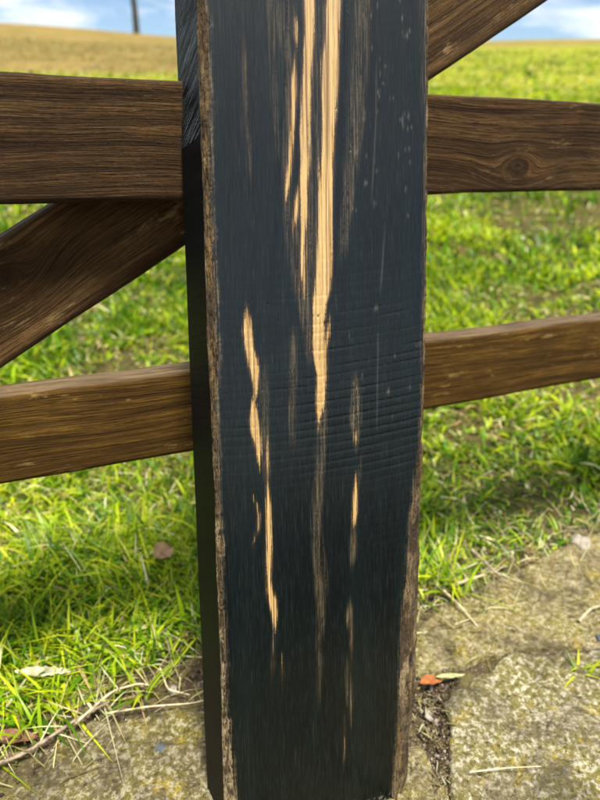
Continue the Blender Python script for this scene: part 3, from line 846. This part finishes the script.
t = NT('grass_blade')
d1 = t.n('BsdfDiffuse'); d2 = t.n('BsdfTranslucent'); gl = t.n('BsdfGlossy'); gl.inputs['Roughness'].default_value = .42
ac = t.attr('tint', 'Color')
t.l(ac, d1.inputs['Color']); t.l(t.mix(1.0, ac, (1.15, 1.1, .5), 'MULTIPLY'), d2.inputs['Color'])
ms = t.n('MixShader'); ms.inputs[0].default_value = .38
t.l(d1.outputs[0], ms.inputs[1]); t.l(d2.outputs[0], ms.inputs[2])
m2 = t.n('MixShader'); m2.inputs[0].default_value = .02
t.l(ms.outputs[0], m2.inputs[1]); t.l(gl.outputs[0], m2.inputs[2])
t.l(m2.outputs[0], t.out.inputs['Surface'])
grass_mat = t.m


def build_stuff(name, parts, mat, label, cat):
    o = 0; V = []; Q = []; T = []; C = []
    for v, qd, tr, c_ in parts:
        V.append(v); C.append(c_); Q.append(qd + o); T.append(tr + o); o += len(v)
    return obj(name, make_mesh(name, np.concatenate(V), [np.concatenate(Q), np.concatenate(T)], True, {'tint': np.concatenate(C)}), mat, kind='stuff', label=label, cat=cat)


build_stuff('meadow_grass', [
    grass_band(84000, .40, 1.05, R(62), .032, .0035, 3, .19, 41),
    grass_band(92000, 1.0, 2.2, R(56), .034, .0055, 3, .22, 51),
    grass_band(66000, 2.1, 4.6, R(50), .040, .0095, 2, .23, 61),
    grass_band(50000, 4.5, 10, R(46), .045, .017, 2, .25, 71),
    grass_band(34000, 9.8, 24, R(44), .06, .035, 2, .3, 81)], grass_mat, 'short green and straw coloured grass of the field', 'grass')

# dry straw, rootlets and litter lying on soil and stone along the turf edge
x, y = [], []
n = 1000
x = rng.uniform(-.45, .62, n); y = np.interp(x, TURF_X, TURF_Y) + rng.normal(-.015, .045, n)
keep = ~((x > -.1) & (x < .1) & (y < .42))
x, y = x[keep], y[keep]; n = len(x)
colr_ = STRAWS[rng.integers(0, 4, n)] * rng.uniform(.5, 1.05, (n, 1))
lit1 = blades(n, x, y, rng.uniform(.012, .05, n), rng.uniform(.0008, .0022, n), rng.normal(0, .5, n), rng.uniform(0, 6.283, n), colr_, 3, np.full(n, .95), ground_z(x, y) + rng.uniform(.001, .006, n))
n = 150                                # fragments in the joint between the right hand stones
s_ = rng.random(n); x = np.interp(s_, [0, .5, 1], [.128, .140, .128]) + rng.normal(0, .010, n); y = np.interp(s_, [0, .5, 1], [.475, .40, .32]) + rng.normal(0, .008, n)
lit2 = blades(n, x, y, rng.uniform(.003, .011, n), rng.uniform(.0008, .0026, n), rng.normal(0, .4, n), rng.uniform(0, 6.283, n), STRAWS[rng.integers(0, 4, n)] * rng.uniform(.2, .8, (n, 1)), 3, np.full(n, .9), ground_z(x, y) + rng.uniform(.001, .008, n))
# crumbs of soil, grit and bark in the joints and along the turf edge
n = 5200
x = rng.uniform(-.40, .60, n); y = np.interp(x, TURF_X, TURF_Y) + rng.normal(-.03, .05, n)
m_ = int(n * .45)
x[:m_] = np.interp(rng.random(m_), [0, .5, 1], [.125, .147, .130]) * KG + rng.normal(0, .016, m_); y[:m_] = rng.uniform(.31, .52, m_)
keep = ~((x > -.1) & (x < .105) & (y < .43)); x, y = x[keep], y[keep]; n = len(x)
oct_ = np.array([(1, 0, 0), (0, 1, 0), (-1, 0, 0), (0, -1, 0), (0, 0, 1), (0, 0, -.6)])
sz = rng.lognormal(math.log(.0014), .5, n)
cv = np.stack([x, y, ground_z(x, y) + sz * .3], 1)[:, None, :] + oct_[None] * sz[:, None, None] * rng.uniform(.5, 1.3, (n, 6, 3))
cf = np.array([(0, 1, 4), (1, 2, 4), (2, 3, 4), (3, 0, 4), (1, 0, 5), (2, 1, 5), (3, 2, 5), (0, 3, 5)])
cc_ = np.array([(.05, .033, .02), (.11, .08, .05), (.24, .19, .12), (.40, .35, .26), (.17, .10, .05)])[rng.choice(5, n, p=[.2, .3, .28, .12, .1])]
grit = (cv.reshape(-1, 3), np.zeros((0, 4), int), (np.arange(n)[:, None, None] * 6 + cf[None]).reshape(-1, 3), np.repeat(cc_, 6, 0))
build_stuff('dry_litter', [lit1, lit2, grit], grass_mat, 'dry straw and plant litter scattered along the turf edge', 'litter')

# longer single grass tufts at the edge of the paving
TUFTS = [(-.262, .402, 'small green grass tuft beside the brown dead leaf at lower left', 9, .042), (-.168, .437, 'long green grass blades bending over the left flagstone edge', 7, .055),
         (-.235, .425, 'green grass tuft beside the pale serrated leaf', 8, .055), (.150, .603, 'leafy green grass tuft hanging over the right paving by the plank', 16, .075),
         (.185, .612, 'broad bladed green grass tuft at right turf edge', 12, .07), (.300, .470, 'dark little grass tuft in the joint at far right', 10, .03)]
for i, (tx, ty_, lab, nb, hh) in enumerate(TUFTS):
    tx *= KG; ty_ *= KG
    x = tx + rng.normal(0, .008, nb); y = ty_ + rng.normal(0, .006, nb)
    v, qd, tr, c_ = blades(nb, x, y, rng.uniform(.7, 1.25, nb) * hh, rng.uniform(.0026, .0044, nb), rng.uniform(.3, 1.0, nb), rng.uniform(0, 6.283, nb), GREENS[rng.integers(0, 3, nb)] * rng.uniform(.8, 1.2, (nb, 1)), 5, rng.uniform(.1, .6, nb), np.full(nb, GZ - .004))
    base_ = Vector((tx, ty_, GZ))
    o = obj('grass_tuft', make_mesh('grass_tuft', v - np.array(base_), [qd, tr], True, {'tint': c_}), grass_mat, label=lab, cat='grass tuft', group='grass tufts along the paving')
    o.location = base_


# ------------------------------------------------------------------ small things on the ground
def plain(name, c1, c2, scale=120, rough=.8):
    t = NT(name)
    nn = t.noise(t.coord(), scale, 5, .65)
    t.bsdf(t.mix(t.ramp(nn, [(.35, 0), (.65, 1)]), c1, c2), rough, t.bump(nn, .5, .001), spec=.3)
    return t.m


orange_m = plain('orange_leaf', (.20, .06, .012), (.36, .13, .03), rough=.55)
brown_m = plain('brown_leaf', (.10, .045, .022), (.24, .12, .06))
tan_m = plain('tan_leaf', (.20, .12, .06), (.34, .22, .12))
pale_m = plain('pale_leaf', (.26, .23, .13), (.48, .44, .28))
palegreen_m = plain('pale_green_leaf', (.22, .24, .08), (.45, .44, .22))
twig_m = plain('twig_bark', (.16, .11, .07), (.40, .31, .21), 200)
straw_m = plain('straw', (.42, .33, .17), (.66, .56, .36), 90)
green_m = plain('broad_leaf', (.02, .085, .012), (.05, .15, .02))
pebble_m = plain('pebble', (.22, .18, .13), (.42, .38, .31))
slate_m = plain('dark_pebble', (.05, .06, .065), (.10, .115, .12))


def leaf(loc, length, width, rz, mat, lab, name='dead_leaf', cat='leaf', curl=.35, serr=0.0, pitch=0.0):
    nl, nwd = 22, 9
    a = np.linspace(0, 1, nl)[:, None]; b = np.linspace(-1, 1, nwd)[None, :]
    prof = np.sin(np.pi * np.clip(a, .02, .985) ** .8) ** .8
    if serr:
        prof = prof * (1 - serr * (np.abs(((a * 7) % 1) - .35)))
    X = (a - .5) * length + 0 * b
    Y = b * prof * width / 2
    Z = curl * width * (np.abs(b) ** 1.6) * prof * .6 + .12 * length * (a - .5) ** 2 - .0006 * (np.abs(b) < .15) + .05 * width * np.sin(a * 17 + b * 3)
    v = np.stack([X, Y, Z], -1).reshape(-1, 3)
    v2 = v.copy(); v2[:, 2] -= .0005
    fr = grid_faces(nl, nwd)
    o = obj(name, make_mesh(name, np.concatenate([v, v2]), [np.concatenate([fr, grid_faces(nl, nwd, len(v), True)])], True), mat, label=lab, cat=cat)
    o.location = (loc[0] * KG, loc[1] * KG, loc[2]); o.rotation_euler = (pitch, .1, rz)
    return o


def tube_mesh(name, pts, radii_, sides=6):
    P = np.array(pts, float); n = len(P)
    V = []
    for i in range(n):
        d = P[min(i + 1, n - 1)] - P[max(i - 1, 0)]; d = d / (np.linalg.norm(d) + 1e-9)
        ref = np.array([0, 0, 1.]) if abs(d[2]) < .9 else np.array([1., 0, 0])
        s1 = np.cross(d, ref); s1 /= np.linalg.norm(s1); s2 = np.cross(d, s1)
        for k_ in range(sides):
            a = 6.2832 * k_ / sides
            V.append(P[i] + radii_[i] * (math.cos(a) * s1 + math.sin(a) * s2))
    i = np.arange(n - 1)[:, None] * sides; j = np.arange(sides)[None, :]; j2 = (j + 1) % sides
    F = np.stack([i + j, i + j2, i + sides + j2, i + sides + j], -1).reshape(-1, 4)
    return np.array(V), F


def twig(pts, r, mat, lab, name='twig', cat='twig'):
    P = np.array(pts, float) * [KG, KG, 1]
    # smooth the few control points into a bent stem
    s = np.linspace(0, len(P) - 1, 22)
    Q = np.stack([np.interp(s, np.arange(len(P)), P[:, i]) for i in range(3)], 1)
    for _ in range(3):
        Q[1:-1] = (Q[:-2] + Q[1:-1] * 2 + Q[2:]) / 4
    b = Q[0].copy()
    V, F = tube_mesh(name, Q - b, r * (1 - .5 * np.linspace(0, 1, 22)) * (1 + .18 * np.sin(np.arange(22) * 2.3)), 7)
    o = obj(name, make_mesh(name, V, [F], True), mat, label=lab, cat=cat)
    o.location = b
    return o


g_ = GZ
leaf((.1365, .452, g_ + .006), .026, .013, R(12), orange_m, 'curled orange brown dead leaf beside the plank on the right', curl=.6)
leaf((-.268, .388, g_ + .006), .042, .016, R(8), brown_m, 'long dark brown dead leaf at lower left edge', curl=.5)
leaf((-.176, .628, g_ + .035), .030, .026, R(50), tan_m, 'tan dead leaf lying in the grass left of the plank', curl=.5, pitch=R(25))
leaf((-.262, .452, g_ + .022), .062, .012, R(6), pale_m, 'pale serrated dried leaf lying on the left turf edge', curl=.2, serr=.75, pitch=R(20))
leaf((-.150, .530, g_ + .008), .022, .018, R(70), green_m, 'round dark green leaf in the grass left of the plank', 'weed_leaf', curl=.3, pitch=R(30))
leaf((.158, .458, g_ + .008), .034, .006, R(10), palegreen_m, 'narrow pale green dried leaf above the orange leaf', curl=.3)
twig([(-.29, .355, g_ + .006), (-.25, .372, g_ + .010), (-.215, .405, g_ + .012), (-.19, .425, g_ + .011)], .0023, twig_m, 'grey brown bent twig beside the brown leaf at lower left')
twig([(-.215, .40, g_ + .012), (-.19, .435, g_ + .014), (-.165, .446, g_ + .012), (-.148, .445, g_ + .008)], .0014, straw_m, 'thin curved straw stem above the left flagstone', 'straw_stem', 'straw')
twig([(-.19, .414, g_ + .008), (-.15, .421, g_ + .009), (-.11, .425, g_ + .008), (-.09, .432, g_ + .006)], .0011, straw_m, 'pale straight straw stem along the left flagstone edge', 'straw_stem', 'straw')
twig([(-.148, .466, g_ + .010), (-.135, .440, g_ + .010), (-.112, .436, g_ + .007)], .0012, straw_m, 'hooked straw stem on the bare soil left of the plank', 'straw_stem', 'straw')
twig([(.186, .590, g_ + .012), (.208, .598, g_ + .014), (.236, .612, g_ + .012)], .0024, straw_m, 'thick pale straw stem at right turf edge', 'straw_stem', 'straw')
twig([(.178, .585, g_ + .010), (.192, .555, g_ + .012), (.205, .525, g_ + .009)], .0018, straw_m, 'straw stem pointing down across the mossy right flagstone', 'straw_stem', 'straw')
twig([(.225, .640, g_ + .03), (.250, .612, g_ + .016), (.262, .60, g_ + .010)], .0022, twig_m, 'dark tipped dry stem leaning from the right turf onto stone', 'dry_stem', 'stem')
twig([(.325, .535, g_ + .008), (.345, .552, g_ + .012), (.372, .562, g_ + .010), (.40, .59, g_ + .009)], .0022, pale_m, 'white branching rootlet on the mossy flagstone at far right', 'rootlet', 'root')
twig([(.150, .352, g_ + .012), (.185, .354, g_ + .015), (.215, .356, g_ + .014)], .0008, straw_m, 'fine pale straw lying across the lower right flagstone', 'straw_stem', 'straw')


def pebble(loc, r, mat, lab, seed):
    nu, nv_ = 14, 9
    V = []
    for i in range(nv_):
        th = math.pi * i / (nv_ - 1)
        for j in range(nu):
            ph_ = 6.2832 * j / nu
            k_ = 1 + .7 * (float(vn(np.array([math.cos(ph_) * 1.7 + seed * 3.1]), np.array([math.sin(ph_) * 1.7 + th]), seed)[0]) - .5)
            V.append((r * k_ * math.sin(th) * math.cos(ph_), r * .8 * k_ * math.sin(th) * math.sin(ph_), r * .6 * k_ * math.cos(th)))
    i = np.arange(nv_ - 1)[:, None] * nu; j = np.arange(nu)[None, :]; j2 = (j + 1) % nu
    F = np.stack([i + j, i + nu + j, i + nu + j2, i + j2], -1).reshape(-1, 4)
    o = obj('pebble', make_mesh('pebble', np.array(V), [F], True), mat, label=lab, cat='pebble', group='pebbles round the paving')
    o.location = (loc[0] * KG, loc[1] * KG, loc[2]); o.rotation_euler = (0, 0, seed)


pebble((-.132, .447, g_ + .001), .006, pebble_m, 'small tan pebble on the bare soil left of the plank', 1)
pebble((.395, .690, g_ + .002), .017, pebble_m, 'pale broken stone at the far right turf edge', 2)
pebble((.338, .510, g_ + .008), .005, slate_m, 'small dark round pebble at the right edge of the mossy stone', 3)
pebble((-.130, .381, g_ + .002), .006, slate_m, 'blue grey pebble set in the left flagstone', 4)
pebble((.128, .418, g_ + .000), .006, pebble_m, 'white chip in the joint below the orange leaf', 5)

# ------------------------------------------------------------------ bare trees on the crest
t = NT('tree_bark')
nb_ = t.noise(t.coord((1, 1, .2)), 9, 5, .6)
t.bsdf(t.mix(nb_, (.045, .038, .022), (.13, .115, .06)), .9, t.bump(nb_, .6, .05), spec=.2)
bark = t.m


def bare_tree(loc, height, r0, seed, lab, low, spread):
    rr = np.random.default_rng(seed)
    root = obj('bare_tree', None, label=lab, cat='tree', group='bare trees on the crest')
    root.location = loc
    pts = [np.array([0, 0, -.3])]
    d = np.array([-.02, 0, 1.])
    for i in range(11):
        d = d + rr.normal(0, .035, 3) * [1, 1, 0]; d /= np.linalg.norm(d)
        pts.append(pts[-1] + d * height / 11)
    rad = r0 * (1 - .86 * np.linspace(0, 1, 12) ** .9)
    V, F = tube_mesh('trunk', pts, rad, 10)
    obj('trunk', make_mesh('trunk', V, [F], True), bark, root)
    CV, CF, off_ = [], [], 0

    def limb(p, d, L, r, depth_):
        nonlocal off_
        n = 6; q_ = [p]
        for i in range(n):
            d = d + rr.normal(0, .16, 3) + np.array([0, 0, .05 if depth_ < 2 else -.10]); d = d / np.linalg.norm(d)
            q_.append(q_[-1] + d * L / n)
        v, f = tube_mesh('l', q_, r * (1 - .8 * np.linspace(0, 1, n + 1)), 5 if depth_ == 0 else 3)
        CV.append(v); CF.append(f + off_); off_ += len(v)
        if depth_ < 3:
            for k_ in range((6, 6, 5)[depth_]):
                i = rr.integers(1, n + 1); dd = d + rr.normal(0, .75, 3); dd /= np.linalg.norm(dd)
                limb(q_[i], dd, L * rr.uniform(.35, .62), r * .42, depth_ + 1)

    for k_ in range(15):
        f_ = low + (1 - low) * rr.random() ** .8 * .95
        i = min(int(f_ * 11), 11); a = rr.uniform(0, 6.283)
        dd = np.array([math.cos(a), math.sin(a), rr.uniform(.0, .8)]); dd /= np.linalg.norm(dd)
        limb(np.array(pts[i]), dd, height * spread * rr.uniform(.5, 1), rad[i] * .5, 0)
    obj('crown', make_mesh('crown', np.concatenate(CV), [np.concatenate(CF)], True), bark, root)


def on_crest(px_az, r):
    x_ = math.sin(px_az) * r; y_ = math.cos(px_az) * r
    return (x_, y_, float(ground_z(np.array([x_]), np.array([y_]))[0]))


bare_tree(on_crest(math.atan2(-165, 704), 49), 11, .23, 3, 'slender bare tree trunk standing on the crest left of the plank', .16, .30)
bare_tree(on_crest(math.atan2(-345, 704), 50), 10, .30, 6, 'bare twiggy tree whose branches reach in at the upper left corner', .10, .42)
